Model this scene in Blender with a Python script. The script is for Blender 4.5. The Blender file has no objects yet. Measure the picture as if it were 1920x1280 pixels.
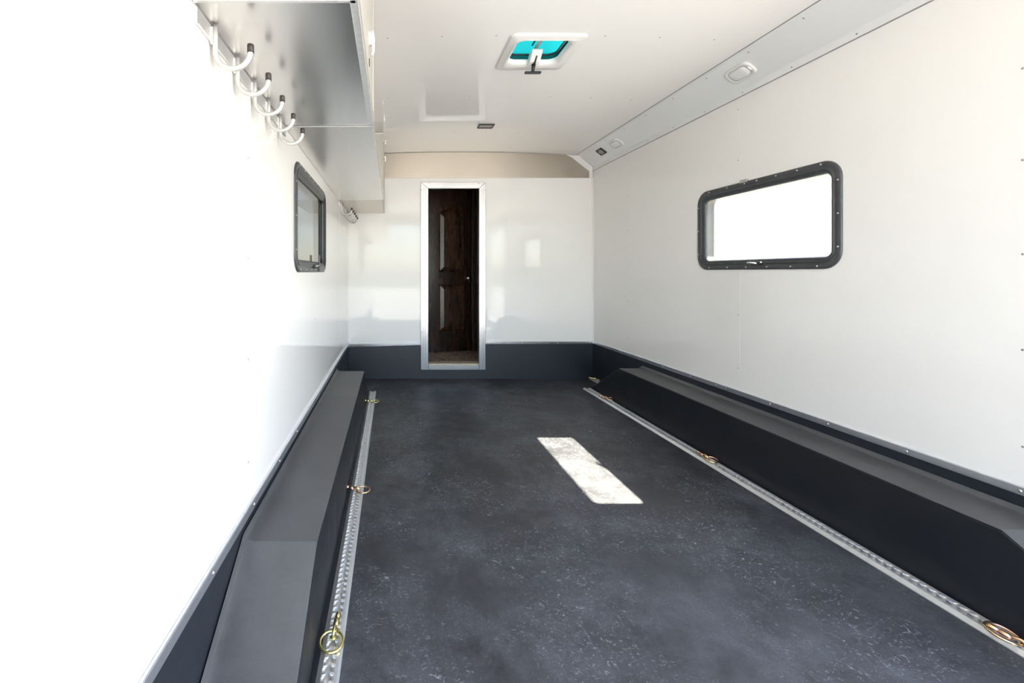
import bpy, bmesh, math, random
from mathutils import Vector, Matrix

random.seed(7)
SC = bpy.context.scene
COL = SC.collection
PI = math.pi

# ----------------------------------------------------------------- camera
CAM_H = 1.0626
cam_d = bpy.data.cameras.new('camera')
cam = bpy.data.objects.new('camera', cam_d)
COL.objects.link(cam)
cam.location = (0.0, 0.0, CAM_H)
cam.rotation_euler = (PI / 2, 0, 0)
cam_d.sensor_width = 36.0
cam_d.lens = 815.0 / 1920.0 * 36.0
cam_d.shift_x = 0.1177
cam_d.shift_y = -0.0677
cam_d.clip_start = 0.02
cam_d.clip_end = 500
SC.camera = cam

# ----------------------------------------------------------------- sky, sun, exposure
SUN_EL = math.radians(53.0)
world = bpy.data.worlds.new('sky')
SC.world = world
world.use_nodes = True
wn = world.node_tree.nodes
wl = world.node_tree.links
wn.clear()
w_out = wn.new('ShaderNodeOutputWorld')
w_bg = wn.new('ShaderNodeBackground')
w_sky = wn.new('ShaderNodeTexSky')
w_sky.sky_type = 'NISHITA'
w_sky.sun_disc = False
w_sky.sun_elevation = SUN_EL
w_sky.sun_rotation = math.radians(90)
w_sky.air_density = 1.0
w_sky.dust_density = 1.4
w_sky.ozone_density = 1.0
w_bg.inputs['Strength'].default_value = 1.0
wl.new(w_sky.outputs[0], w_bg.inputs[0])
wl.new(w_bg.outputs[0], w_out.inputs[0])

sun_d = bpy.data.lights.new('sun', 'SUN')
sun_d.energy = 70.0
sun_d.angle = math.radians(0.53)
sun_d.color = (1.0, 0.90, 0.74)
sun = bpy.data.objects.new('sun', sun_d)
COL.objects.link(sun)
sun.location = (12, 2.4, 14)
sun.rotation_euler = (0, PI / 2 - SUN_EL, 0)


def portal(name, loc, rot, sx, sy):
    d = bpy.data.lights.new(name, 'AREA')
    d.shape = 'RECTANGLE'
    d.size = sx
    d.size_y = sy
    d.cycles.is_portal = True
    o = bpy.data.objects.new(name, d)
    COL.objects.link(o)
    o.location = loc
    o.rotation_euler = rot
    return o


# daylight portals (only guide the sky's sampling, emit nothing)
portal('portal_side_door', (2.08, 0.275, 0.96), (0, PI / 2, 0), 1.72, 1.25)
portal('portal_rear', (0.79, -1.08, 1.055), (PI / 2, 0, PI), 2.44, 2.1)
portal('portal_window_right', (2.10, 2.395, 1.328), (0, PI / 2, 0), 0.46, 0.88)

SC.view_settings.view_transform = 'Standard'
SC.view_settings.look = 'None'
SC.view_settings.gamma = 1.0
SC.view_settings.use_curve_mapping = False
SC.view_settings.exposure = 0.45
SC.cycles.max_bounces = 12
SC.cycles.diffuse_bounces = 8
SC.cycles.glossy_bounces = 6
SC.cycles.transparent_max_bounces = 12
SC.cycles.sample_clamp_indirect = 10.0
SC.cycles.use_denoising = True

# ----------------------------------------------------------------- room measures (metres)
XL, XR = -0.432, 2.013        # left and right wall faces
YB, YR = 4.341, -1.0          # back wall face, open rear end behind the camera
Z_EDGE, Z_APEX = 2.2285, 2.262
X_COVE = 1.861
Z_COVE = 2.112
TH = 0.06


def ceil_z(x):
    t = (x - 0.715) / 1.147
    return Z_EDGE + (Z_APEX - Z_EDGE) * (1 - t * t)


# ----------------------------------------------------------------- materials
def new_mat(name):
    m = bpy.data.materials.new(name)
    m.use_nodes = True
    nt = m.node_tree
    return m, nt, nt.nodes, nt.links, nt.nodes['Principled BSDF']


def setp(b, **kw):
    for k, v in kw.items():
        k = k.replace('_', ' ')
        b.inputs[k].default_value = v


def rgb(r, g, b):
    return (r, g, b, 1.0)


def noise(nodes, links, vec, scale, detail=4, rough=0.55, stretch=None, dist=0.0):
    if stretch is not None:
        mp = nodes.new('ShaderNodeMapping')
        mp.inputs['Scale'].default_value = stretch
        links.new(vec, mp.inputs['Vector'])
        vec = mp.outputs[0]
    n = nodes.new('ShaderNodeTexNoise')
    n.inputs['Scale'].default_value = scale
    n.inputs['Detail'].default_value = detail
    n.inputs['Roughness'].default_value = rough
    n.inputs['Distortion'].default_value = dist
    links.new(vec, n.inputs['Vector'])
    return n.outputs['Fac']


def ramp(nodes, links, fac, stops):
    r = nodes.new('ShaderNodeValToRGB')
    e = r.color_ramp.elements
    while len(e) < len(stops):
        e.new(0.5)
    for i, (p, c) in enumerate(stops):
        e[i].position = p
        e[i].color = c if len(c) == 4 else (*c, 1)
    links.new(fac, r.inputs[0])
    return r.outputs[0]


def mixc(nodes, links, fac, a, b, mode='MIX'):
    m = nodes.new('ShaderNodeMix')
    m.data_type = 'RGBA'
    m.blend_type = mode
    for sock, v in ((m.inputs[0], fac), (m.inputs[6], a), (m.inputs[7], b)):
        if hasattr(v, 'links'):
            links.new(v, sock)
        else:
            sock.default_value = v
    return m.outputs[2]


def mathn(nodes, links, op, a, b):
    m = nodes.new('ShaderNodeMath')
    m.operation = op
    for sock, v in ((m.inputs[0], a), (m.inputs[1], b)):
        if hasattr(v, 'links'):
            links.new(v, sock)
        else:
            sock.default_value = v
    return m.outputs[0]


def bump(nodes, links, b, height, strength, dist=0.002):
    n = nodes.new('ShaderNodeBump')
    n.inputs['Strength'].default_value = strength
    n.inputs['Distance'].default_value = dist
    links.new(height, n.inputs['Height'])
    links.new(n.outputs[0], b.inputs['Normal'])


def simple(name, col, rough=0.5, metal=0.0, var=0.06, scale=30, **kw):
    """plain material with a little procedural unevenness in tone"""
    m, nt, N, L, b = new_mat(name)
    tc = N.new('ShaderNodeTexCoord')
    f = noise(N, L, tc.outputs['Object'], scale, 3)
    lo = tuple(c * (1 - var) for c in col)
    hi = tuple(min(1, c * (1 + var)) for c in col)
    c = ramp(N, L, f, [(0.3, lo), (0.7, hi)])
    L.new(c, b.inputs['Base Color'])
    setp(b, Roughness=rough, Metallic=metal, **kw)
    return m


def glossy_white(name, col, rough, wav=0.25, spec=0.5):
    m, nt, N, L, b = new_mat(name)
    tc = N.new('ShaderNodeTexCoord')
    f = noise(N, L, tc.outputs['Object'], 1.3, 3)
    c = ramp(N, L, f, [(0.3, tuple(x * 0.985 for x in col)), (0.7, col)])
    L.new(c, b.inputs['Base Color'])
    setp(b, Roughness=rough)
    b.inputs['Specular IOR Level'].default_value = spec
    h = noise(N, L, tc.outputs['Object'], 2.2, 2)
    bump(N, L, b, h, wav, 0.02)
    return m


M = {}
M['wall'] = glossy_white('white_wall_sheet', (0.88, 0.865, 0.84), 0.05, 0.008)
M['ceiling'] = glossy_white('white_ceiling_sheet', (0.89, 0.87, 0.845), 0.05, 0.008, 0.27)
M['cove'] = glossy_white('white_cove_sheet', (0.82, 0.83, 0.83), 0.16, 0.012)
M['plastic'] = simple('white_plastic', (0.80, 0.79, 0.77), 0.35, 0, 0.02)
M['cabface'] = simple('beige_white_cabinet_face', (0.52, 0.495, 0.455), 0.35, 0.1, 0.02)
M['lens'] = simple('frosted_lens', (0.74, 0.75, 0.75), 0.22, 0, 0.02)
M['black'] = simple('black_plastic', (0.02, 0.02, 0.021), 0.4, 0, 0.1)
M['vinyl'] = simple('black_vinyl_cap', (0.03, 0.026, 0.022), 0.35, 0, 0.1)
M['steel'] = simple('screw_steel', (0.62, 0.61, 0.6), 0.3, 1.0, 0.05)
M['rivet'] = simple('rivet_steel', (0.36, 0.36, 0.36), 0.35, 0.6, 0.05)
M['rod'] = simple('white_aluminium_rod', (0.58, 0.575, 0.56), 0.22, 0.3, 0.03)
M['trimmetal'] = simple('mill_aluminium_trim', (0.72, 0.75, 0.80), 0.28, 0.9, 0.04, 40)
M['doorframe'] = simple('doorway_aluminium', (0.48, 0.48, 0.485), 0.22, 0.9, 0.03, 20)
M['knob'] = simple('polished_nickel', (0.8, 0.78, 0.75), 0.12, 1.0, 0.02)
M['winframe'] = simple('dark_grey_frame', (0.075, 0.077, 0.083), 0.32, 0.3, 0.12, 25)
M['wininner'] = simple('charcoal_inner_frame', (0.06, 0.065, 0.07), 0.36, 0.3, 0.12, 25)
M['reveal'] = simple('grey_beige_reveal', (0.080, 0.076, 0.068), 0.5, 0, 0.05)
M['tag'] = simple('silver_tag', (0.5, 0.49, 0.48), 0.35, 0.6, 0.15, 90)
M['threshold'] = simple('beige_threshold', (0.55, 0.47, 0.36), 0.4, 0.2, 0.1)
M['concrete'] = simple('sunlit_ground', (0.235, 0.24, 0.24), 0.9, 0, 0.2, 1.5)
M['outer'] = simple('rear_white_sheet', (0.7, 0.7, 0.69), 0.3, 0, 0.03)


def brushed(name, col, rough, stretch, amt=0.5, rvar=0.12):
    m, nt, N, L, b = new_mat(name)
    tc = N.new('ShaderNodeTexCoord')
    f = noise(N, L, tc.outputs['Object'], 60, 4, 0.6, stretch)
    c = ramp(N, L, f, [(0.25, tuple(x * 0.92 for x in col)), (0.75, col)])
    L.new(c, b.inputs['Base Color'])
    r = ramp(N, L, f, [(0.2, (rough - rvar * .5,) * 3), (0.8, (rough + rvar * .5,) * 3)])
    L.new(r, b.inputs['Roughness'])
    setp(b, Metallic=1.0)
    bump(N, L, b, f, amt, 0.0006)
    return m


M['alu_mirror'] = brushed('polished_aluminium', (0.80, 0.79, 0.78), 0.25, (3, 0.15, 3), 0.03, 0.03)
M['alu_satin'] = brushed('satin_aluminium', (0.82, 0.80, 0.77), 0.32, (3, 0.15, 3), 0.03, 0.03)
M['alu_dull'] = brushed('dull_aluminium', (0.76, 0.71, 0.64), 0.42, (3, 0.3, 3), 0.1, 0.06)
M['alu_header'] = brushed('brushed_header_aluminium', (0.42, 0.375, 0.32), 0.30, (0.15, 3, 6), 0.06, 0.05)
M['alu_track'] = simple('track_aluminium', (0.72, 0.72, 0.72), 0.33, 0.6, 0.06, 60)


def rubber(name, dark, light, rough, grain=260, speck=0.0, marks=False, smear=1.0):
    m, nt, N, L, b = new_mat(name)
    tc = N.new('ShaderNodeTexCoord')
    V = tc.outputs['Object']
    big = noise(N, L, V, 1.6, 8, 0.66, None, 0.2)
    mid = noise(N, L, V, 7.0, 7, 0.72, (0.8, 0.9, 1.0), 0.15)
    fin = noise(N, L, V, grain, 2, 0.5)
    f = mathn(N, L, 'ADD', mathn(N, L, 'MULTIPLY', big, 0.62 * smear), mathn(N, L, 'MULTIPLY', mid, 0.38 * smear))
    f = mathn(N, L, 'ADD', f, mathn(N, L, 'MULTIPLY', fin, 0.22))
    c = ramp(N, L, f, [(0.42, dark), (0.86, light)])
    if speck > 0:
        # chalky scuff flecks, gathered in patches
        zone = noise(N, L, V, 2.6, 4, 0.6)
        zm = ramp(N, L, zone, [(0.42, (0.04, 0.04, 0.04)), (0.58, (1, 1, 1))])
        for scl, lo, amt, dst in ((50, 0.632, 1.0, 1.8), (18, 0.682, 0.85, 2.6), (105, 0.618, 0.75, 0.8)):
            sp = noise(N, L, V, scl, 3, 0.7, (0.75, 1.0, 1.0), dst)
            spm = ramp(N, L, sp, [(lo, (0, 0, 0)), (lo + 0.035, (1, 1, 1))])
            k = mathn(N, L, 'MULTIPLY', mathn(N, L, 'MULTIPLY', spm, zm), speck * amt)
            c = mixc(N, L, k, c, rgb(0.27, 0.285, 0.32))
        # broad dusty smears
        sm = noise(N, L, V, 4.2, 9, 0.76, (0.8, 0.8, 1.0), 0.25)
        smm = ramp(N, L, sm, [(0.47, (0, 0, 0)), (0.74, (1, 1, 1))])
        c = mixc(N, L, mathn(N, L, 'MULTIPLY', smm, 0.46), c, rgb(0.110, 0.117, 0.138))
        # dust trodden in near the entrances, patchy, with door light painted into it
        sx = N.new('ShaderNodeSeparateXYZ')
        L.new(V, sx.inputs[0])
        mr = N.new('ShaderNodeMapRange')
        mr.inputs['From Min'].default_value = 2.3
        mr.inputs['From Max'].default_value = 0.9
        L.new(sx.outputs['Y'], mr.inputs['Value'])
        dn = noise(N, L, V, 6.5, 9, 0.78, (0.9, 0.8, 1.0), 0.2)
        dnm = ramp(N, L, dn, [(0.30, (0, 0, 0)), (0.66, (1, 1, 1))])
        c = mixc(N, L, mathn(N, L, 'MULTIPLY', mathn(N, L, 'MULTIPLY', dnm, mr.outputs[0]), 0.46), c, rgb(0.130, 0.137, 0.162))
        # fine orange-peel grain in the worn areas
        gr = noise(N, L, V, 190, 2, 0.6)
        grm = ramp(N, L, gr, [(0.50, (0, 0, 0)), (0.62, (1, 1, 1))])
        c = mixc(N, L, mathn(N, L, 'MULTIPLY', mathn(N, L, 'MULTIPLY', grm, smm), 0.5), c, rgb(0.17, 0.18, 0.21))
        # thin scratches
        for st, ph in (((6.0, 0.5, 1.0), 0.5), ((1.2, 3.5, 1.0), 0.52)):
            sc_ = noise(N, L, V, 5, 2, 0.5, st, 0.8)
            d = mathn(N, L, 'ABSOLUTE', mathn(N, L, 'SUBTRACT', sc_, ph), 0)
            line = ramp(N, L, d, [(0.0, (1, 1, 1)), (0.0035, (0, 0, 0))])
            c = mixc(N, L, mathn(N, L, 'MULTIPLY', mathn(N, L, 'MULTIPLY', line, zm), 0.35), c, rgb(0.22, 0.235, 0.27))
    L.new(c, b.inputs['Base Color'])
    rr = ramp(N, L, mid, [(0.3, (rough - 0.06,) * 3), (0.7, (rough + 0.08,) * 3)])
    L.new(rr, b.inputs['Roughness'])
    bump(N, L, b, fin, 0.25, 0.0008)
    return m


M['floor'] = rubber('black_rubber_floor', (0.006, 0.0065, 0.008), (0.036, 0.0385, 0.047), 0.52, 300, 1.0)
M['kick'] = rubber('black_kick_sheet', (0.011, 0.0135, 0.019), (0.020, 0.0245, 0.034), 0.42, 300)
M['boxside'] = rubber('black_wheel_box_sheet', (0.006, 0.007, 0.010), (0.011, 0.0125, 0.017), 0.45, 320)
M['boxtop'] = rubber('toplit_rubber_mat', (0.046, 0.047, 0.050), (0.112, 0.112, 0.116), 0.5, 420)  # paler than the box sides: light from above painted into the mat colour


def zinc(name, a, b_, c_):
    m, nt, N, L, b = new_mat(name)
    tc = N.new('ShaderNodeTexCoord')
    f = noise(N, L, tc.outputs['Object'], 45, 2, 0.5)
    c = ramp(N, L, f, [(0.36, a), (0.5, b_), (0.64, c_)])
    L.new(c, b.inputs['Base Color'])
    setp(b, Roughness=0.2, Metallic=1.0)
    return m


M['zinc_yellow'] = zinc('yellow_zinc_plate', (0.62, 0.66, 0.22), (0.86, 0.74, 0.38), (0.80, 0.70, 0.28))
M['zinc_copper'] = zinc('coppery_zinc_plate', (0.80, 0.72, 0.34), (0.88, 0.58, 0.36), (0.85, 0.52, 0.40))


def wood(name, lo, hi, scale=1.0):
    m, nt, N, L, b = new_mat(name)
    tc = N.new('ShaderNodeTexCoord')
    f = noise(N, L, tc.outputs['Object'], 9 * scale, 6, 0.65, (3.0, 3.0, 0.35), 0.9)
    k = noise(N, L, tc.outputs['Object'], 5, 2, 0.5)
    c = ramp(N, L, f, [(0.32, lo), (0.68, hi)])
    km = ramp(N, L, k, [(0.32, (1, 1, 1)), (0.38, (0, 0, 0))])
    c = mixc(N, L, mathn(N, L, 'MULTIPLY', km, 0.6), c, rgb(0.012, 0.008, 0.006))
    L.new(c, b.inputs['Base Color'])
    setp(b, Roughness=0.26)
    bump(N, L, b, f, 0.15, 0.001)
    return m


M['wood'] = wood('dark_stained_alder', (0.007, 0.0035, 0.0025), (0.042, 0.019, 0.010))
M['woodedge'] = wood('dark_stained_alder_edge', (0.012, 0.006, 0.004), (0.070, 0.034, 0.018))
M['tile'] = wood('weathered_brown_plank', (0.04, 0.028, 0.02), (0.55, 0.42, 0.31), 1.8)
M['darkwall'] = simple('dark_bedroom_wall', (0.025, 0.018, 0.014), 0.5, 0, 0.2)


def pane_mat(name, tint, refl):
    m, nt, N, L, b = new_mat(name)
    N.remove(b)
    out = N['Material Output']
    tr = N.new('ShaderNodeBsdfTransparent')
    tr.inputs[0].default_value = tint
    gl = N.new('ShaderNodeBsdfGlossy')
    gl.inputs['Roughness'].default_value = 0.01
    gl.inputs[0].default_value = (1, 1, 1, 1)
    lw = N.new('ShaderNodeLayerWeight')
    lw.inputs[0].default_value = 0.5
    f5 = mathn(N, L, 'POWER', lw.outputs['Facing'], 5.0)
    fr = mathn(N, L, 'ADD', mathn(N, L, 'MULTIPLY', f5, 1 - refl), refl)
    mx = N.new('ShaderNodeMixShader')
    L.new(fr, mx.inputs[0])
    L.new(tr.outputs[0], mx.inputs[1])
    L.new(gl.outputs[0], mx.inputs[2])
    L.new(mx.outputs[0], out.inputs[0])
    return m


M['glass'] = pane_mat('clear_window_glass', rgb(0.90, 0.91, 0.90), 0.05)
M['glass_tint'] = pane_mat('smoked_window_glass', rgb(0.27, 0.265, 0.25), 0.15)

m, nt, N, L, b = new_mat('teal_translucent_lid')
N.remove(b)
tl = N.new('ShaderNodeBsdfTranslucent')
tl.inputs[0].default_value = rgb(0.001, 0.029, 0.034)
tr = N.new('ShaderNodeBsdfTransparent')
tr.inputs[0].default_value = rgb(0.02, 0.60, 0.66)
gl = N.new('ShaderNodeBsdfGlossy')
gl.inputs['Roughness'].default_value = 0.15
mx = N.new('ShaderNodeMixShader')
mx.inputs[0].default_value = 0.0
mx2 = N.new('ShaderNodeMixShader')
mx2.inputs[0].default_value = 0.05
L.new(tl.outputs[0], mx.inputs[1])
L.new(tr.outputs[0], mx.inputs[2])
L.new(mx.outputs[0], mx2.inputs[1])
L.new(gl.outputs[0], mx2.inputs[2])
L.new(mx2.outputs[0], N['Material Output'].inputs[0])
M['teal'] = m


# ----------------------------------------------------------------- mesh helpers
class MB:
    """collects shapes, then links them as one mesh object"""

    def __init__(self):
        self.v = []
        self.f = []

    def add(self, verts, faces):
        k = len(self.v)
        self.v += [tuple(p) for p in verts]
        self.f += [tuple(i + k for i in f) for f in faces]
        return self

    def box(self, x0, x1, y0, y1, z0, z1):
        v = [(x, y, z) for z in (z0, z1) for y in (y0, y1) for x in (x0, x1)]
        f = [(0, 2, 3, 1), (4, 5, 7, 6), (0, 1, 5, 4), (2, 6, 7, 3), (0, 4, 6, 2), (1, 3, 7, 5)]
        return self.add(v, f)

    def prism(self, poly, axis, a0, a1):
        """poly: list of 2-D points, swept along axis ('x','y','z')"""
        def p3(p, a):
            return {'x': (a, p[0], p[1]), 'y': (p[0], a, p[1]), 'z': (p[0], p[1], a)}[axis]
        n = len(poly)
        v = [p3(p, a0) for p in poly] + [p3(p, a1) for p in poly]
        f = [tuple(range(n)), tuple(range(2 * n - 1, n - 1, -1))]
        f += [(i, i + n, (i + 1) % n + n, (i + 1) % n) for i in range(n)]
        return self.add(v, f)

    def tube(self, pts, r, seg=10, closed=False, caps=True):
        pts = [Vector(p) for p in pts]
        n = len(pts)
        rr = r if isinstance(r, (list, tuple)) else [r] * n
        tang = []
        for i in range(n):
            a = pts[(i - 1) % n] if (closed or i > 0) else pts[i]
            c = pts[(i + 1) % n] if (closed or i < n - 1) else pts[i]
            tang.append((c - a).normalized())
        t0 = tang[0]
        up = Vector((0, 0, 1)) if abs(t0.z) < 0.9 else Vector((0, 1, 0))
        nrm = t0.cross(up).normalized()
        v = []
        for i in range(n):
            if i:
                q = tang[i - 1].rotation_difference(tang[i])
                nrm = (q @ nrm).normalized()
            bn = tang[i].cross(nrm)
            for k in range(seg):
                a = 2 * PI * k / seg
                v.append(pts[i] + (nrm * math.cos(a) + bn * math.sin(a)) * rr[i])
        f = []
        m_ = n if closed else n - 1
        for i in range(m_):
            j = (i + 1) % n
            for k in range(seg):
                l = (k + 1) % seg
                f.append((i * seg + k, i * seg + l, j * seg + l, j * seg + k))
        if caps and not closed:
            f.append(tuple(range(seg - 1, -1, -1)))
            f.append(tuple((n - 1) * seg + k for k in range(seg)))
        return self.add(v, f)

    def loft(self, loops, cap0=False, cap1=False):
        n = len(loops[0])
        v = [p for lp in loops for p in lp]
        f = []
        for i in range(len(loops) - 1):
            for k in range(n):
                l = (k + 1) % n
                f.append((i * n + k, i * n + l, (i + 1) * n + l, (i + 1) * n + k))
        if cap0:
            f.append(tuple(range(n - 1, -1, -1)))
        if cap1:
            f.append(tuple((len(loops) - 1) * n + k for k in range(n)))
        return self.add(v, f)

    def dome(self, c, nrm, r, h, seg=8):
        c = Vector(c)
        nrm = Vector(nrm).normalized()
        a = nrm.orthogonal().normalized()
        b_ = nrm.cross(a)
        loops = []
        for q, hh in ((1.0, 0.0), (0.85, 0.6), (0.4, 0.97)):
            loops.append([c + (a * math.cos(2 * PI * k / seg) + b_ * math.sin(2 * PI * k / seg)) * r * q + nrm * h * hh for k in range(seg)])
        return self.loft(loops, False, True)

    def build(self, name, mat, parent=None, smooth=False, bevel=0.0, seg=2, origin=None, recalc=True):
        me = bpy.data.meshes.new(name)
        o_ = Vector(origin) if origin is not None else (Vector(parent_loc(parent)) if parent is not None else Vector((0, 0, 0)))
        me.from_pydata([tuple(Vector(p) - o_) for p in self.v], [], self.f)
        if recalc:
            bm = bmesh.new()
            bm.from_mesh(me)
            bmesh.ops.remove_doubles(bm, verts=bm.verts, dist=1e-6)
            bmesh.ops.recalc_face_normals(bm, faces=bm.faces)
            bm.to_mesh(me)
            bm.free()
        me.materials.append(mat)
        o = bpy.data.objects.new(name, me)
        COL.objects.link(o)
        if parent is not None:
            o.parent = parent
        else:
            o.location = o_
        if smooth:
            for p in me.polygons:
                p.use_smooth = True
        if bevel > 0:
            md = o.modifiers.new('bevel', 'BEVEL')
            md.width = bevel
            md.segments = seg
            md.limit_method = 'ANGLE'
            md.angle_limit = math.radians(28)
            for p in me.polygons:
                p.use_smooth = True
            md2 = o.modifiers.new('wn', 'WEIGHTED_NORMAL')
            md2.keep_sharp = True
        return o


def parent_loc(o):
    v = Vector((0, 0, 0))
    while o is not None:
        v += o.location
        o = o.parent
    return v


def thing(name, label, cat, loc, group=None):
    o = bpy.data.objects.new(name, None)
    o.empty_display_size = 0.1
    COL.objects.link(o)
    o.location = loc
    o['label'] = label
    o['category'] = cat
    if group:
        o['group'] = group
    return o


def struct_empty(name, loc, label, cat):
    o = bpy.data.objects.new(name, None)
    COL.objects.link(o)
    o.location = loc
    o['kind'] = 'structure'
    o['label'] = label
    o['category'] = cat
    return o


def struct(o, label, cat):
    o['kind'] = 'structure'
    o['label'] = label
    o['category'] = cat
    return o


def stuff(o):
    o['kind'] = 'stuff'
    return o


def rrect(cu, cv, hu, hv, r, n, fn, k=7):
    """rounded rectangle loop; fn(u, v, n) -> xyz"""
    r = max(min(r, hu - 1e-4, hv - 1e-4), 1e-4)
    pts = []
    for (su, sv, a0) in ((1, 1, 0), (-1, 1, 90), (-1, -1, 180), (1, -1, 270)):
        for i in range(k + 1):
            a = math.radians(a0 + 90 * i / k)
            pts.append(fn(cu + su * (hu - r) + r * math.cos(a), cv + sv * (hv - r) + r * math.sin(a), n))
    return pts


def sheet_with_holes(mb, u0, u1, v0, v1, holes, fn, t):
    """slab in (u, v) from n=0 to n=-t with rectangular holes; fn(u, v, n) -> xyz"""
    us = sorted({u0, u1, *[h[0] for h in holes], *[h[1] for h in holes]})
    vs = sorted({v0, v1, *[h[2] for h in holes], *[h[3] for h in holes]})

    def solid(i, j):
        if i < 0 or j < 0 or i >= len(us) - 1 or j >= len(vs) - 1:
            return False
        cu, cv = (us[i] + us[i + 1]) / 2, (vs[j] + vs[j + 1]) / 2
        return not any(h[0] < cu < h[1] and h[2] < cv < h[3] for h in holes)
    for i in range(len(us) - 1):
        for j in range(len(vs) - 1):
            if not solid(i, j):
                continue
            a, b_, c, d = us[i], us[i + 1], vs[j], vs[j + 1]
            for n in (0, -t):
                mb.add([fn(a, c, n), fn(b_, c, n), fn(b_, d, n), fn(a, d, n)], [(0, 1, 2, 3)])
            for (di, dj, e) in ((-1, 0, ((a, c), (a, d))), (1, 0, ((b_, c), (b_, d))), (0, -1, ((a, c), (b_, c))), (0, 1, ((a, d), (b_, d)))):
                if not solid(i + di, j + dj):
                    (p, q), (r_, s) = e
                    mb.add([fn(p, q, 0), fn(r_, s, 0), fn(r_, s, -t), fn(p, q, -t)], [(0, 1, 2, 3)])
    return mb


# ================================================================= SETTING
# ground outside
g = MB().box(-40, 60, -40, 40, -0.75, -0.65).build('ground', M['concrete'])
struct(g, 'pale sunlit ground outside the trailer', 'ground')

# floor
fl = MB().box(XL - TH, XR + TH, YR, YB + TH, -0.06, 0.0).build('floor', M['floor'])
struct(fl, 'black scuffed rubber floor of the trailer', 'floor')

# walls
WIN_R = (1.938, 2.852, 1.077, 1.578)   # y0, y1, z0, z1 of the flange
WIN_L = (1.920, 2.830, 1.062, 1.570)
INS = 0.036
fnR = lambda u, v, n: (XR - n, u, v)
fnL = lambda u, v, n: (XL + n, u, v)
fnB = lambda u, v, n: (u, YB - n, v)
SIDE_DOOR = (-0.35, 0.90, 0.10, 1.82)

mb = MB()
sheet_with_holes(mb, YR, YB + TH, 0.0, 2.30,
                 [(WIN_R[0] + INS, WIN_R[1] - INS, WIN_R[2] + INS, WIN_R[3] - INS), SIDE_DOOR], fnR, TH)
wall_right = struct(mb.build('wall_right', M['wall']), 'glossy white sheet wall with the sunlit window', 'wall')
mb = MB()
sheet_with_holes(mb, YR, YB + TH, 0.0, 2.30,
                 [(WIN_L[0] + INS, WIN_L[1] - INS, WIN_L[2] + INS, WIN_L[3] - INS)], fnL, TH)
wall_left = struct(mb.build('wall_left', M['wall']), 'glossy white sheet wall under the aluminium cabinets', 'wall')
DOOR = (0.365, 0.875, 0.128, 1.900)
mb = MB()
sheet_with_holes(mb, XL, XR, 0.0, 2.30, [DOOR], fnB, TH)
wall_back = struct(mb.build('wall_back', M['wall']), 'glossy white end wall around the dark doorway', 'wall')
wr = MB().box(XL - TH, XR + TH, YR - TH, YR, 2.11, 2.30).build('wall_rear', M['outer'])
struct(wr, 'white header over the open rear end behind the camera', 'wall')
ra = MB().prism([(YR, 0.0), (YR, -0.06), (-3.0, -0.65), (-3.1, -0.65)], 'x', XL, XR).build('floor_ramp', M['kick'])
struct(ra, 'black ramp let down behind the open rear end', 'ramp')

# ceiling: shallow arch with the roof-vent hole
VX0, VX1, VY0, VY1 = 0.652, 0.930, 2.222, 2.470
mb = MB()
xs = sorted(set([XL - TH + i * (X_COVE + 0.03 - XL + TH) / 24 for i in range(25)] + [VX0, VX1]))
ys = [YR, VY0, VY1, YB + TH]
for i in range(len(xs) - 1):
    for j in range(3):
        cx, cy = (xs[i] + xs[i + 1]) / 2, (ys[j] + ys[j + 1]) / 2
        if VX0 < cx < VX1 and VY0 < cy < VY1:
            continue
        mb.add([(xs[i], ys[j], ceil_z(xs[i])), (xs[i + 1], ys[j], ceil_z(xs[i + 1])),
                (xs[i + 1], ys[j + 1], ceil_z(xs[i + 1])), (xs[i], ys[j + 1], ceil_z(xs[i]))], [(0, 3, 2, 1)])
ceiling = mb.build('ceiling', M['ceiling'], smooth=True, recalc=False)
bm = bmesh.new()
bm.from_mesh(ceiling.data)
bmesh.ops.remove_doubles(bm, verts=bm.verts, dist=1e-5)
bm.to_mesh(ceiling.data)
bm.free()
struct(ceiling, 'glossy white gently arched ceiling', 'ceiling')
# roof skin above, so no sun reaches the joints
mb = MB()
sheet_with_holes(mb, XL - TH, XR + TH, YR - TH, YB + TH, [(VX0 - 0.06, VX1 + 0.06, VY0 - 0.06, VY1 + 0.06)],
                 lambda u, v, n: (u, v, 2.335 + n), 0.03)
roof = mb.build('roof_skin', M['outer'], ceiling)

# sloped cove along the right wall
T3 = 0.004
cv = [(X_COVE - 0.022, ceil_z(X_COVE - 0.022)), (X_COVE, Z_EDGE - T3), (XR - T3 - 0.002, Z_COVE), (XR - T3 - 0.002, 2.074), (XR, 2.074), (XR, Z_COVE + 0.08), (X_COVE, Z_EDGE + 0.03)]
cove = MB().prism(cv, 'y', YR, YB).build('trim_1', M['cove'])
struct(cove, 'pale sloped cove panel joining right wall to ceiling', 'cove panel')
# thin dark joints of the cove (sealant lines)
MB().box(X_COVE - 0.025, X_COVE - 0.021, YR, YB, Z_EDGE - 0.002, Z_EDGE + 0.01).build('sealant_joint', M['rivet'], cove)
MB().box(XR - 0.003, XR + 0.002, YR, YB, 2.0705, 2.0735).build('sealant_joint', M['rivet'], cove)

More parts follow.
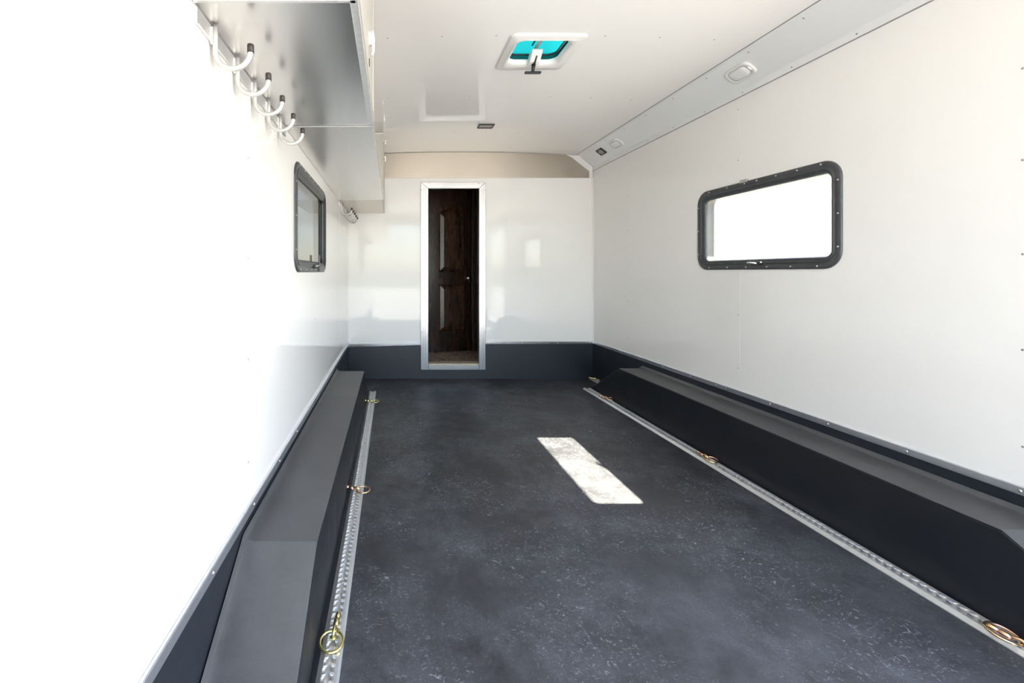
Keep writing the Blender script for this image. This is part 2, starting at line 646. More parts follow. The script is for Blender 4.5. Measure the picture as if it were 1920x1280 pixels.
# rivets: tiny heads, too small to tell one by one
mb = MB()
for k, y in enumerate((1.44, 2.203, 2.965, 3.73)):
    for i in range(8):
        x = -0.02 + 0.276 * i
        if x < X_COVE - 0.06:
            mb.dome((x, y, ceil_z(x)), (0, 0, -1), 0.0042, 0.002)
stuff(mb.build('rivets', M['rivet'], ceiling, True))
mb = MB()
for i in range(18):
    y = 0.35 + 0.305 * i
    if y < YB - 0.03:
        mb.dome((XR - T3 - 0.002, y, 2.090), (-1, 0, 0), 0.0045, 0.002)
        nx, nz = -(Z_EDGE - Z_COVE), -(XR - X_COVE)
        mb.dome((X_COVE + 0.012, y + 0.1, Z_EDGE - T3 - 0.0086), (nx, 0, nz), 0.0045, 0.003)
stuff(mb.build('rivets', M['rivet'], cove, True))


def wall_rivets(par, x, sx, cols, zs, win):
    r = MB()
    for y in cols:
        for z in zs:
            if win[0] - 0.01 < y < win[1] + 0.01 and win[2] - 0.01 < z < win[3] + 0.01:
                continue
            r.dome((x, y, z), (sx, 0, 0), 0.0040, 0.002)
    stuff(r.build('rivets', M['rivet'], par, True))


wall_rivets(wall_left, XL, 1, (1.309, 2.46, 3.63), (0.49, 0.80, 1.104, 1.405), WIN_L)
wall_rivets(wall_right, XR, -1, (1.386, 2.523, 3.69), (0.506, 0.815, 1.12, 1.42, 1.712, 2.006), WIN_R)
# sheet joints on the walls: hair-thin cover strips
for par, x0, x1, cols in ((wall_right, XR - 0.0005, XR, (1.386, 3.69)), (wall_left, XL, XL + 0.0005, (1.309, 3.63))):
    for y in cols:
        MB().box(x0, x1, y - 0.012, y + 0.012, 0.36, 2.07 if par is wall_right else 1.6).build('seam_strip', M['wall'], par)
for z0, z1, y in ((0.36, 1.07, 2.523), (1.585, 2.07, 2.523)):
    MB().box(XR - 0.0005, XR, y - 0.012, y + 0.012, z0, z1).build('seam_strip', M['wall'], wall_right)

# black kick sheets
ks = MB().box(XR - 0.006, XR, 0.95, YB - 0.006, 0.0, 0.352).build('kick_panel', M['kick'], wall_right)
ks = MB().box(XL, XL + 0.006, YR, YB - 0.006, 0.0, 0.337).build('kick_panel', M['kick'], wall_left)
MB().add(*(lambda v: (v, [(0, 1, 2, 3), (7, 6, 5, 4), (0, 4, 5, 1), (1, 5, 6, 2), (2, 6, 7, 3), (3, 7, 4, 0)]))(
    [(XL, YB - .006, 0), (0.296, YB - .006, 0), (0.296, YB - .006, 0.336), (XL, YB - .006, 0.315),
     (XL, YB, 0), (0.296, YB, 0), (0.296, YB, 0.336), (XL, YB, 0.315)])).build('kick_panel', M['kick'], wall_back)
MB().box(0.933, XR, YB - 0.006, YB, 0.0, 0.345).build('kick_panel', M['kick'], wall_back)
MB().box(0.296, 0.933, YB - 0.006, YB, 0.0, 0.092).build('kick_panel', M['kick'], wall_back)

# aluminium trim strips over the kick sheets
t2 = MB().box(XR - 0.011, XR, 0.95, YB, 0.352, 0.380).build('trim_2', M['trimmetal'], bevel=0.003)
struct(t2, 'long aluminium trim strip along the right wall', 'trim strip')
mb = MB()
for i in range(12):
    mb.dome((XR - 0.011, 1.08 + 0.305 * i, 0.366), (-1, 0, 0), 0.0055, 0.003)
mb.dome((XR - 0.011, 2.68, 0.366), (-1, 0, 0), 0.0055, 0.003)
stuff(mb.build('screws', M['steel'], t2, True))
t3 = MB().box(XL, XL + 0.011, YR, YB, 0.337, 0.365).build('trim_3', M['trimmetal'], bevel=0.003)
struct(t3, 'long aluminium trim strip along the left wall', 'trim strip')
mb = MB()
for i in range(14):
    mb.dome((XL + 0.011, 0.42 + 0.305 * i, 0.351), (1, 0, 0), 0.0055, 0.003)
stuff(mb.build('screws', M['steel'], t3, True))
t4 = MB().prism([(XL + 0.011, 0.314), (0.295, 0.335), (0.295, 0.362), (XL + 0.011, 0.346)], 'y', YB - 0.011, YB).build('trim_4', M['doorframe'], bevel=0.002)
struct(t4, 'slightly sloping aluminium trim strip left of the doorway', 'trim strip')
t5 = MB().box(0.934, XR - 0.011, YB - 0.011, YB, 0.345, 0.372).build('trim_5', M['doorframe'], bevel=0.002)
struct(t5, 'short aluminium trim strip between doorway and right wall', 'trim strip')
mb = MB()
for x in (0.95, 1.3, 1.66, 1.98):
    mb.dome((x, YB - 0.011, 0.358), (0, -1, 0), 0.0055, 0.003)
stuff(mb.build('screws', M['steel'], t5, True))

# brushed header panel above the doorway, with its white corner cap
top = [(x, ceil_z(x) - 0.004) for x in [1.76 - i * (1.76 + 0.43) / 20 for i in range(21)]]
hp = MB().prism([(XL + .002, 2.003), (1.970, 2.003), (1.970, 2.069), (1.792, 2.2077)] + top, 'y', YB - 0.006, YB)
hp = hp.build('trim_6', M['alu_header'])
struct(hp, 'brushed warm aluminium header panel above the doorway', 'header panel')
MB().prism([(2.007, 2.003), (2.007, 2.115), (X_COVE, Z_EDGE - 0.004), (1.74, ceil_z(1.74) - 0.003), (1.792, 2.2077), (1.970, 2.069), (1.970, 2.003)], 'y', YB - 0.010, YB).build('corner_cap', M['plastic'], hp)
mb = MB()
for x in (-0.03, 0.16, 0.70, 1.33, 1.93):
    mb.dome((x, YB - 0.006, 2.025), (0, -1, 0), 0.0042, 0.002)
stuff(mb.build('rivets', M['rivet'], hp, True))
# dark joint following the arch
mb = MB()
arc = [XL + 0.01 + i * (X_COVE - XL - 0.01) / 30 for i in range(31)]
mb.tube([(x, YB - 0.008, ceil_z(x) - 0.001) for x in arc] + [(XR - 0.008, YB - 0.008, Z_COVE), (XR - 0.004, YB - 0.008, 2.005)], 0.0035, 6)
mb.build('sealant_joint', M['rivet'], hp)
# thin corner beads where walls meet
MB().box(XR - 0.010, XR, YB - 0.010, YB, 0.38, 2.003).build('corner_bead', M['wall'], wall_back)
MB().box(XL, XL + 0.008, YB - 0.008, YB, 0.365, 1.65).build('corner_bead', M['wall'], wall_back)

# ----------------------------------------------------------------- doorway frame (mitred aluminium)
fx0, fx1, fz0, fz1 = 0.292, 0.937, 0.090, 1.957
ix0, ix1, iz0, iz1 = 0.367, 0.873, 0.131, 1.897
yf = YB - 0.013
frame = struct_empty('trim_7', (0.61, YB, 0.09), 'bright mitred aluminium frame around the dark doorway', 'door frame')


def mitre(p):
    m_ = MB()
    m_.prism(p, 'y', yf, YB + 0.0)
    m_.build('frame_side', M['doorframe'], frame, bevel=0.0025)


mitre([(fx0, fz0), (ix0, fz0), (ix0, iz1), (fx0, fz1)])
mitre([(ix1, fz0), (fx1, fz0), (fx1, fz1), (ix1, iz1)])
mitre([(fx0 + .001, fz1), (ix0, iz1 + .001), (ix1, iz1 + .001), (fx1 - .001, fz1)])
MB().box(ix0 + .001, ix1 - .001, yf, YB + TH, fz0, iz0).build('frame_sill', M['doorframe'], frame, bevel=0.002)
# raised beads along the frame members
for x in (0.318, 0.340, 0.894, 0.914):
    MB().box(x - .004, x + .004, yf - 0.003, yf + 0.001, fz0 + 0.03, fz1 - 0.05).build('frame_bead', M['doorframe'], frame, bevel=0.001)
# reveals lining the opening
MB().box(ix0 - .006, ix0, YB, YB + TH, iz0, iz1).build('reveal', M['doorframe'], frame)
MB().box(ix1, ix1 + .006, YB, YB + TH, iz0, iz1).build('reveal', M['doorframe'], frame)
MB().box(ix0 - .006, ix1 + .006, YB, YB + TH, iz1, iz1 + .006).build('reveal', M['doorframe'], frame)
MB().box(ix0, ix1, YB - 0.004, YB + 0.10, iz0, 0.150).build('threshold', M['threshold'], frame, bevel=0.003)
mb = MB()
for z in (0.105, 0.47, 0.83, 1.075, 1.46, 1.88):
    mb.dome((fx0 + 0.008, yf, z), (0, -1, 0), 0.0048, 0.003)
    mb.dome((fx1 - 0.010, yf, z), (0, -1, 0), 0.0048, 0.003)
mb.dome((0.372, yf, fz1 - 0.012), (0, -1, 0), 0.0048, 0.003)
mb.dome((0.868, yf, fz1 - 0.012), (0, -1, 0), 0.0048, 0.003)
stuff(mb.build('screws', M['rivet'], frame, True))

# ----------------------------------------------------------------- bedroom beyond the doorway
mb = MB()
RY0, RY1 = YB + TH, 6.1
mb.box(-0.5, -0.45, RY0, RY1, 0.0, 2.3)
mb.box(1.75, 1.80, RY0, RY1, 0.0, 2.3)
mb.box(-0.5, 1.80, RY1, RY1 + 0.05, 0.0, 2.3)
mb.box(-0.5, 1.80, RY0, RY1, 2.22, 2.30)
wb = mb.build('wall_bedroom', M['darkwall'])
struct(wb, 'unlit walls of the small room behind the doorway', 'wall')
fb = MB().box(-0.5, 1.80, RY0, RY1, 0.04, 0.138).build('floor_bedroom', M['wood'])
struct(fb, 'brown plank floor beyond the doorway threshold', 'floor')
for i in range(6):
    off = (i % 2) * 0.16
    for j in range(4):
        x0 = 0.06 + j * 0.33 - off
        y0 = YB + 0.105 + i * 0.105
        dz = random.uniform(0, 0.0015)
        MB().box(x0, x0 + 0.327, y0, y0 + 0.102, 0.138, 0.150 + dz).build('floor_plank', M['tile'], fb)

# door of the bedroom, standing slightly open
door = struct_empty('door_1', (0.40, 4.93, 0.152), 'dark stained wooden panel door seen through the doorway', 'door')
D0 = Vector((0.40, 4.915, 0.158))
ang = math.radians(13.5)
ux, uy = math.cos(ang), math.sin(ang)


def fnD(u, v, n):
    # u along the door, v up, n out of the face towards the trailer
    return (D0.x + u * ux + n * uy, D0.y + u * uy - n * ux, D0.z + v)


DW, DH = 0.53, 1.90
PU0, PU1 = 0.145, 0.455


def arch_loop(u0, u1, v0, v1, rise, n, k=12):
    pts = [(u0, v0), (u1, v0), (u1, v1)]
    for i in range(1, k):
        t = i / k
        u = u1 + (u0 - u1) * t
        s = math.sin(PI * t)
        pts.append((u, v1 + rise * s ** 1.6))
    pts.append((u0, v1))
    return [fnD(u, v, n) for u, v in pts]


def slab_face(mb):
    # front face built of stiles and rails around two panel recesses
    hole_u = (PU0, PU1)
    vs = [0, 0.225, 0.765, 0.905, 1.645, 1.80, DH]
    sheet_with_holes(mb, 0, DW, 0, DH, [(PU0, PU1, 0.225, 0.765), (PU0, PU1, 0.905, 1.645)], lambda u, v, n: fnD(u, v, n), 0.04)


mb = MB()
slab_face(mb)
slab = mb.build('door_slab', M['wood'], door)
for nm, v0, v1, rise in (('lower_panel', 0.225, 0.765, 0.0), ('upper_panel', 0.905, 1.645, 0.05)):
    m_ = MB()
    loops = [arch_loop(PU0, PU1, v0, v1, 0, 0.000),
             arch_loop(PU0 + .010, PU1 - .010, v0 + .010, v1 - .008, 0, 0.007),
             arch_loop(PU0 + .020, PU1 - .020, v0 + .020, v1 - .016, 0, -0.012),
             arch_loop(PU0 + .060, PU1 - .060, v0 + .060, v1 - .056, 0, 0.002)]
    if rise:
        loops = [arch_loop(PU0, PU1, v0, v1, 0, -0.004),
                 arch_loop(PU0 + .001, PU1 - .001, v0 + .001, v1 - .06, rise, -0.001),
                 arch_loop(PU0 + .010, PU1 - .010, v0 + .010, v1 - .065, rise, 0.007),
                 arch_loop(PU0 + .020, PU1 - .020, v0 + .020, v1 - .075, rise, -0.012),
                 arch_loop(PU0 + .060, PU1 - .060, v0 + .060, v1 - .11, rise, 0.002)]
    m_.loft(loops, False, True)
    m_.build(nm, M['woodedge'], slab)
# knob: rosette, neck, ball
kc = Vector(fnD(0.488, 0.835, 0.0))
kn = Vector((uy, -ux, 0))
m_ = MB()
prof = [(0.030, 0.0), (0.030, 0.005), (0.012, 0.009), (0.010, 0.028), (0.022, 0.036), (0.028, 0.048), (0.024, 0.060), (0.010, 0.066)]
m_.loft([[kc + kn * h + (Vector((ux, uy, 0)) * math.cos(2 * PI * k / 18) + Vector((0, 0, 1)) * math.sin(2 * PI * k / 18)) * r for k in range(18)] for r, h in prof], False, True)
m_.build('door_knob', M['knob'], slab, True)
# casing on the right of the slab, stepped
yc = 5.04
for i, (x0, x1, d) in enumerate(((0.922, 0.950, 0.05), (0.950, 0.975, 0.035), (0.975, 1.00, 0.045), (1.00, 1.30, 0.02))):
    MB().box(x0, x1, yc - d, yc + 0.05, 0.152, 2.05).build('door_casing', M['woodedge' if i in (0, 2) else 'wood'], door, bevel=0.003)
MB().box(0.20, 1.30, yc - 0.06, yc + 0.05, 2.058, 2.22).build('door_head', M['wood'], door)
MB().box(0.352, 0.398, 4.72, 4.95, 0.152, 2.05).build('door_jamb', M['woodedge'], door, bevel=0.003)
MB().box(-0.44, 0.352, 4.72, 4.95, 0.152, 2.20).build('side_panel', M['wood'], door)


# ----------------------------------------------------------------- windows
def make_window(name, face_x, s, win, label, glass, handle_y, strap):
    """s = +1: inward normal is +x (left wall); s = -1: right wall"""
    y0, y1, z0, z1 = win
    cy, cz, hy, hz = (y0 + y1) / 2, (z0 + z1) / 2, (y1 - y0) / 2, (z1 - z0) / 2
    W = struct_empty(name, (face_x, cy, z0), label, 'window')

    def fn(u, v, n):
        return (face_x + s * n, u, v)

    def ring(spec):
        return [rrect(cy, cz, hy - i, hz - i, r, n, fn) for i, r, n in spec]
    MB().loft(ring([(0.0, .085, -.001), (0.0, .085, .005), (.004, .081, .008), (.020, .066, .009), (.026, .060, .005), (.031, .055, .005), (.034, .052, .010), (.038, .048, .010), (.038, .048, -.001)])).build('flange', M['winframe'], W, True)
    MB().loft(ring([(.038, .048, .008), (.041, .046, .008), (.043, .044, .002), (.047, .041, .004), (.060, .030, -.010), (.060, .030, -.013), (.037, .049, -.013), (.037, .049, .0)])).build('inner_frame', M['wininner'], W, True)
    MB().loft(ring([(.059, .031, -.0165), (.059, .031, -.055), (.030, .055, -.055), (.030, .055, -.0165)])).build('outer_reveal', M['reveal'], W)
    MB().loft(ring([(.059, .031, -.0555), (.059, .031, -.066), (-.012, .09, -.066), (-.012, .09, -.062), (.030, .055, -.062), (.030, .055, -.0555)])).build('outer_frame', M['winframe'], W, True)
    MB().loft(ring([(.040, .044, -.0140), (.040, .044, -.0155)]), True, True).build('window_pane', glass, W)
    m_ = MB()
    nrm = (s, 0, 0)
    for t in (0.10, 0.23, 0.36, 0.49, 0.58, 0.72, 0.88):
        m_.dome(fn(y0 + t * (y1 - y0), z1 - .013, .0088), nrm, .0042, .003)
    for t in (0.12, 0.27, 0.42, 0.57, 0.72, 0.88):
        m_.dome(fn(y0 + t * (y1 - y0), z0 + .014, .0088), nrm, .0042, .003)
    for t in (0.2, 0.5, 0.8):
        m_.dome(fn(y0 + .014, z0 + t * (z1 - z0), .0088), nrm, .0042, .003)
        m_.dome(fn(y1 - .014, z0 + t * (z1 - z0), .0088), nrm, .0042, .003)
    stuff(m_.build('screws', M['steel'], W, True))
    # latch on the sill: housing, lever
    hz0 = z0 + 0.032
    h = MB()
    h.loft([rrect(handle_y, hz0, .034, .010, .008, n, fn) for n in (.006, .016)], False, True)
    h.dome(fn(handle_y + .014, hz0, .016), nrm, .007, .005)
    h.build('latch_housing', M['black'], W, bevel=0.001)
    MB().tube([fn(handle_y - .01, hz0, .018), fn(handle_y + .012, hz0 + .004, .028), fn(handle_y + .035, hz0 + .006, .027), fn(handle_y + .055, hz0 + .004, .022)], [.004, .005, .0045, .003], 8).build('latch_lever', M['knob'], W, True)
    if strap:
        MB().box(*sorted((face_x + s * .009, face_x + s * .012)), handle_y + .12, handle_y + .175, z0 + .004, z0 + .10).build('pull_strap', M['black'], W)
    else:
        MB().box(*sorted((face_x + s * .0, face_x + s * .012)), cy + .055, cy + .105, z1 - .006, z1 + .012).build('maker_tag', M['tag'], W, bevel=0.001)
    # corner weep clips
    return W


make_window('window_1', XR, -1, WIN_R, 'dark framed window with rounded corners, glaring with daylight', M['glass'], 2.385, False)
make_window('window_2', XL, 1, WIN_L, 'dark framed smoked window under the cabinets beside the hooks', M['glass_tint'], 2.39, True)

# ================================================================= THINGS
# ----------------------------------------------------------------- wheel boxes
def wheel_box(name, label, x_in, x_out, yA, yB, sgn):
    """x_out: wall side; x_in: aisle face"""
    H = 0.295
    run = 0.505
    T = thing(name, label, 'wheel box', ((x_in + x_out) / 2, (yA + yB) / 2, 0), 'wheel boxes along the walls')
    p = [(yA - run, 0.0), (yA, H - .004), (yB, H - .004), (yB + run, 0.0)]
    xa, xb = sorted((x_in, x_out))
    MB().prism(p, 'x', xa, xb).build('box_body', M['boxside'], T, bevel=0.006)
    # rubber mat lying over top and ramps, turned up at the wall
    prof = [(x_in, 0.0), (x_out - sgn * .03, 0.0), (x_out - sgn * .010, 0.006), (x_out - sgn * .001, 0.022)]
    path = [(yA - run - .004, 0.002), (yA, H), (yB, H), (yB + run + .004, 0.002)]
    nx = [(-.5, .86), (-.25, .97), (.25, .97), (.5, .86)]
    v, f = [], []
    for (y, z), (ny, nz) in zip(path, nx):
        for x, h in prof:
            v.append((x, y, z + h))
    for (y, z), (ny, nz) in zip(path, nx):
        for x, h in prof:
            v.append((x, y, z + h - .0035))
    n = len(prof)
    k = n * 4
    for i in range(3):
        for j in range(n - 1):
            a = i * n + j
            f.append((a, a + 1, a + n + 1, a + n))
            f.append((k + a, k + a + n, k + a + n + 1, k + a + 1))
        f.append((i * n, (i + 1) * n, k + (i + 1) * n, k + i * n))
        a = i * n + n - 1
        f.append((a, k + a, k + a + n, a + n))
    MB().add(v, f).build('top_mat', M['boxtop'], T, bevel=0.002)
    return T


wheel_box('wheel_box', 'long black wheel box on the left with a paler sloped end', -0.212, XL + 0.0085, 1.241, 3.373, -1)
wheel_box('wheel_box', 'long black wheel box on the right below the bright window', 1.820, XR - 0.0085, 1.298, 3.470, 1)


# ----------------------------------------------------------------- tie-down tracks
def track(label, xc, half, y0, y1, group=None, fine=True):
    T = thing('tie_down_track', label, 'track', (xc, (y0 + y1) / 2, 0), group)
    zt = 0.013
    s_o = 0.0115      # slot half width at holes
    s_i = 0.0055
    # bed: outer bevels and channel bottom
    sec = [(-half, 0), (-half, .003), (-half + .014, zt - .001), (-.0165, zt - .001), (-.0165, .003), (.0165, .003), (.0165, zt - .001), (half - .006, zt - .001), (half, .004), (half, 0)]
    MB().prism([(xc + a, b_) for a, b_ in sec], 'y', y0, y1).build('track_bed', M['alu_track'], T)
    pitch = 0.0254
    n = int((y1 - y0) / pitch)
    prof = [(0.0, s_i), (0.12, s_i), (0.24, s_i + .0042), (0.5, s_o), (0.76, s_i + .0042), (0.88, s_i)]
    for s in (-1, 1):
        v, f = [], []
        pts = [(y0 + (i + t) * pitch, w) for i in range(n) for t, w in prof]
        for y, w in pts:
            zz = zt + (.0022 if w < s_i + .001 else (-.0035 if w > s_o - .001 else -.001))
            v += [(xc + s * .0165, y, zt), (xc + s * w, y, zz), (xc + s * w, y, zz - .005)]
            # crest: a slight roll between holes
        for i in range(len(pts) - 1):
            a = i * 3
            f += [(a, a + 1, a + 4, a + 3), (a + 1, a + 2, a + 5, a + 4)]
        MB().add(v, f).build('scalloped_lip', M['alu_track'], T)
    # screw heads along the bed
    m_ = MB()
    y = y0 + 0.12
    while y < y1:
        m_.dome((xc, y, .003), (0, 0, 1), .006, .003)
        y += 0.2032
    stuff(m_.build('screws', M['steel'], T, True))
    return T


TG = 'tie-down tracks on the floor'
track('slotted aluminium floor track beside the left wheel box', -0.1665, 0.0305, 0.35, 3.849, TG)
track('slotted aluminium floor track beside the right wheel box', 1.776, 0.0355, 0.35, 3.954, TG)
track('stub of floor track in the far corner behind the right wheel box', 1.985, 0.022, 4.12, 4.325, TG)
# narrow dark gap strip between left box and track
gp = MB().box(-0.2115, -0.1975, 0.4, 3.80, 0.0, 0.004).build('edge_filler', M['kick'], fl)


# ----------------------------------------------------------------- tie-down rings
def ring_proto(mat):
    """local: base at origin, ring hangs towards -y, plunger lies towards +y"""
    m1 = MB()
    m1.tube([(0, .014, .010), (0, .020, .012), (0, .034, .015), (0, .035, .015), (0, .040, .016), (0, .041, .016), (0, .054, .018), (0, .056, .018)],
            [.0062, .0085, .0085, .0068, .0068, .0078, .0078, .005], 12)
    m2 = MB()
    m2.tube([(0, .018, .012), (0, .008, .0165), (0, -.002, .0185), (0, -.009, .016), (0, -.0125, .009), (0, -.0128, .001)], [.0055, .0048, .0046, .0046, .0046, .0046], 10)
    m3 = MB()
    m3.loft([[(.009 * math.cos(2 * PI * k / 14), -.0125 + .009 * math.sin(2 * PI * k / 14), z) for k in range(14)] for z in (0.0, .0025)], False, True)
    m4 = MB()
    c = Vector((0, -.0345, .0085))
    tilt = math.radians(7)
    R = .0325
    m4.tube([c + Vector((R * math.cos(a), R * math.sin(a) * math.cos(tilt), R * math.sin(a) * math.sin(tilt))) for a in [2 * PI * i / 32 for i in range(32)]], .0038, 8, True)
    return [('plunger', m1, mat), ('eye_hook', m2, mat), ('stud_foot', m3, mat), ('ring', m4, mat)]


protos = {}


def tie_ring(label, mat_key, loc, rz, tiltx=0.0, flip=False):
    T = thing('tie_down_ring', label, 'ring', loc, 'tie-down rings in the floor tracks')
    T.rotation_euler = (0, 0, math.radians(rz))
    if mat_key not in protos:
        lst = []
        for nm, m_, mt in ring_proto(M[mat_key]):
            o = m_.build(nm, mt, None, True)
            o.parent = T
            lst.append(o)
        protos[mat_key] = lst
        objs = lst
    else:
        objs = []
        for src in protos[mat_key]:
            o = src.copy()
            COL.objects.link(o)
            o.parent = T
            objs.append(o)
    ring = [o for o in objs if o.name.startswith('ring')][0]
    ring.rotation_euler = (math.radians(tiltx), 0, 0)
    if flip:            # ring thrown back over the plunger
        ring.location = (0, .064, .008)
    return T


RZ = 0.0115
tie_ring('large yellow zinc ring nearest the viewer on the left track', 'zinc_yellow', (-0.166, 1.262, RZ), -6)
tie_ring('pinkish ring halfway along the left track, leaning to the aisle', 'zinc_copper', (-0.168, 2.085, RZ), 78, -6)
tie_ring('small yellow ring at the far end of the left track', 'zinc_yellow', (-0.166, 3.50, RZ), 84, -6)
tie_ring('gold ring nearest the viewer on the right track', 'zinc_copper', (1.768, 1.222, RZ), 22, 4, True)
tie_ring('coppery ring halfway along the right track', 'zinc_copper', (1.774, 2.455, RZ), 12)
tie_ring('orange coppery ring near the far end of the right track', 'zinc_copper', (1.776, 3.60, RZ), 40, -6)
tie_ring('yellow ring on the stub track in the far right corner', 'zinc_yellow', (1.985, 4.24, RZ), 60, -6)

# ----------------------------------------------------------------- overhead cabinets on the left wall
ZB = 1.650
XF = -0.075
near = thing('overhead_cabinet', 'near aluminium overhead cabinet with mirror polished underside and white latch', 'cabinet', (XL, 1.0, ZB), 'overhead storage on the left wall')
MB().box(XL + .0025, XF - .004, YR + .1, 0.940, ZB + .001, ZB + .006).build('bottom_panel', M['alu_satin'], near)
MB().box(XL + .0025, XF - .004, 0.944, 1.741, ZB, ZB + .006).build('bottom_panel', M['alu_mirror'], near)
MB().box(XL + .0025, XF - .003, 0.938, 0.946, ZB - .002, ZB + .004).build('seam_strip', M['alu_track'], near)
MB().box(XF - .004, XF, YR + .1, 1.741, ZB, 2.222).build('front_panel', M['cabface'], near)
MB().box(XL + .0025, XF, 1.737, 1.741, ZB + .006, 2.222).build('end_panel', M['cabface'], near)
MB().box(XF - .016, XF + .003, YR + .1, 1.741, ZB - .002, ZB + .010).build('edge_extrusion', M['alu_track'], near, bevel=0.002)
MB().box(XF, XF + .006, YR + .1, 1.741, ZB + .014, ZB + .030).build('edge_extrusion', M['cabface'], near, bevel=0.002)
MB().box(XF - .004, XF + .004, 1.728, 1.7425, ZB + .03, 2.222).build('corner_bead', M['cabface'], near, bevel=0.001)
lt = MB()
lt.loft([[(XF + n, 1.455 + q * math.cos(2 * PI * k / 16), 1.843 + 1.1 * q * math.sin(2 * PI * k / 16)) for k in range(16)] for q, n in ((.020, 0), (.020, .006), (.014, .010))], False, True)
lt = lt.build('latch', M['plastic'], near, True)
MB().tube([(XF + .012, 1.455, 1.868), (XF + .014, 1.455, 1.84), (XF + .014, 1.452, 1.80), (XF + .010, 1.450, 1.785)], [.004, .006, .005, .003], 8).build('latch_lever', M['plastic'], lt, True)
MB().box(XF, XF + .002, 1.448, 1.460, 1.752, 1.775).build('keyhole_slot', M['black'], lt)

shelf = thing('open_shelf', 'open aluminium shelf with low front lip above the smoked window', 'shelf', (XL, 2.64, ZB), 'overhead storage on the left wall')
MB().box(XL + .0025, XF - .003, 1.7465, 3.534, ZB, ZB + .006).build('bottom_panel', M['alu_satin'], shelf)
MB().box(XF - .003, XF, 1.7465, 3.534, ZB, ZB + .058).build('front_lip', M['alu_mirror'], shelf)
MB().box(XL + .0025, XF, 1.7465, 1.7545, ZB - .003, ZB + .002).build('seam_strip', M['rod'], shelf)

far = thing('overhead_cabinet', 'far overhead cabinet above the cluster of hooks in the corner', 'cabinet', (XL, 3.94, ZB), 'overhead storage on the left wall')
MB().box(XL + .0025, XF - .003, 3.540, YB - .012, ZB - .001, ZB + .005).build('bottom_panel', M['alu_dull'], far)
MB().box(XL + .0025, XF, 3.538, 3.544, ZB + .006, 2.19).build('end_panel', M['cabface'], far)
MB().box(XF - .004, XF + .006, 3.538, YB - .012, ZB, 2.19).build('front_panel', M['cabface'], far, bevel=0.001)
MB().box(XF - .004, XF + .010, 3.5375, 3.550, ZB + .006, 2.19).build('corner_bead', M['cabface'], far, bevel=0.001)
MB().box(XL + .0025, XF + .006, 3.538, YB - .012, 2.19, 2.196).build('top_panel', M['plastic'], far)
for z in (2.158, 2.022):
    l_ = MB()
    l_.loft([[(XF + .006 + n, 3.64 + q * math.cos(2 * PI * k / 14), z + q * math.sin(2 * PI * k / 14)) for k in range(14)] for q, n in ((.016, 0), (.016, .008), (.009, .012), (.009, .018))], False, True)
    l_.box(XF + .020, XF + .027, 3.630, 3.650, z - .034, z + .010)
    l_.build('latch', M['knob'], far)


# ----------------------------------------------------------------- hook rails
def hook_shapes():
    r = .0420
    st = .062
    pts = [(.013, 0, -.006), (.013, 0, -.03), (.013, 0, -st)]
    for i in range(1, 16):
        a = PI + PI * i / 16
        pts.append((.013 + r + r * math.cos(a), 0, -st + r * math.sin(a)))
    pts += [(.013 + 2 * r, 0, -st), (.013 + 2 * r, 0, -st + .006)]
    rod = MB().tube(pts, .0066, 12)
    c = MB()
    x = .013 + 2 * r
    c.tube([(x, 0, -st - .004), (x, 0, -st + .013), (x, 0, -st + .0155), (x, 0, -st + .0165)], [.0082, .0082, .0072, .004], 14)
    w = MB()
    for i in range(9):
        for sy in (-1, 1):
            w.dome((.006, sy * .006, -.010 - i * .0045), (0.6, sy * 0.8, 0), .0042, .003, 6)
    return rod, c, w


def hook_rail(label, y0, y1, ys_):
    T = thing('hook_rail', label, 'hook rail', (XL, (y0 + y1) / 2, ZB), 'hook rails under the overhead cabinets')
    MB().box(XL, XL + .0055, y0, y1, ZB - .043, ZB - .004).build('mounting_plate', M['alu_track'], T, bevel=0.001)
    MB().tube([(XL + .005, y0 + .002, ZB - .041), (XL + .005, y1 - .002, ZB - .041)], .0028, 8).build('plate_lip', M['rod'], T, True)
    return T


R1 = hook_rail('rail of five white J hooks under the near cabinet edge', 0.954, 1.75, None)
R2 = hook_rail('rail of five white J hooks tucked in the far corner', 3.574, 4.318, None)
rod, capm, weld = hook_shapes()
hp_ = rod.build('hook', M['rod'], None, True)
cp_ = capm.build('rubber_cap', M['vinyl'], None, True)
cp_['label'] = 'black rubber end cap'
wd_ = weld.build('weld_bead', M['rod'], None, True)
first = True
for R_, ys_ in ((R1, (1.034, 1.184, 1.334, 1.484, 1.638)), (R2, (3.66, 3.815, 3.97, 4.125, 4.28))):
    for y in ys_:
        if first:
            h, c, w = hp_, cp_, wd_
            first = False
        else:
            h, c, w = hp_.copy(), cp_.copy(), wd_.copy()
            for o in (h, c, w):
                COL.objects.link(o)
        h.parent = R_
        h.location = (0, y - R_.location.y, 0)
        c.parent = h
        w.parent = h

# ----------------------------------------------------------------- roof vent
V = thing('roof_vent', 'white framed roof vent with a teal lid and black crank', 'roof vent', (0.80, 2.37, 2.255))
cx, cy = 0.802, 2.372
fnV = lambda u, v, n: (u, v, ceil_z(0.80) + n)


def vring(spec):
    return [rrect(cx + dx, cy + dy, hx, hy, r, n, fnV) for hx, hy, r, n, dx, dy in spec]


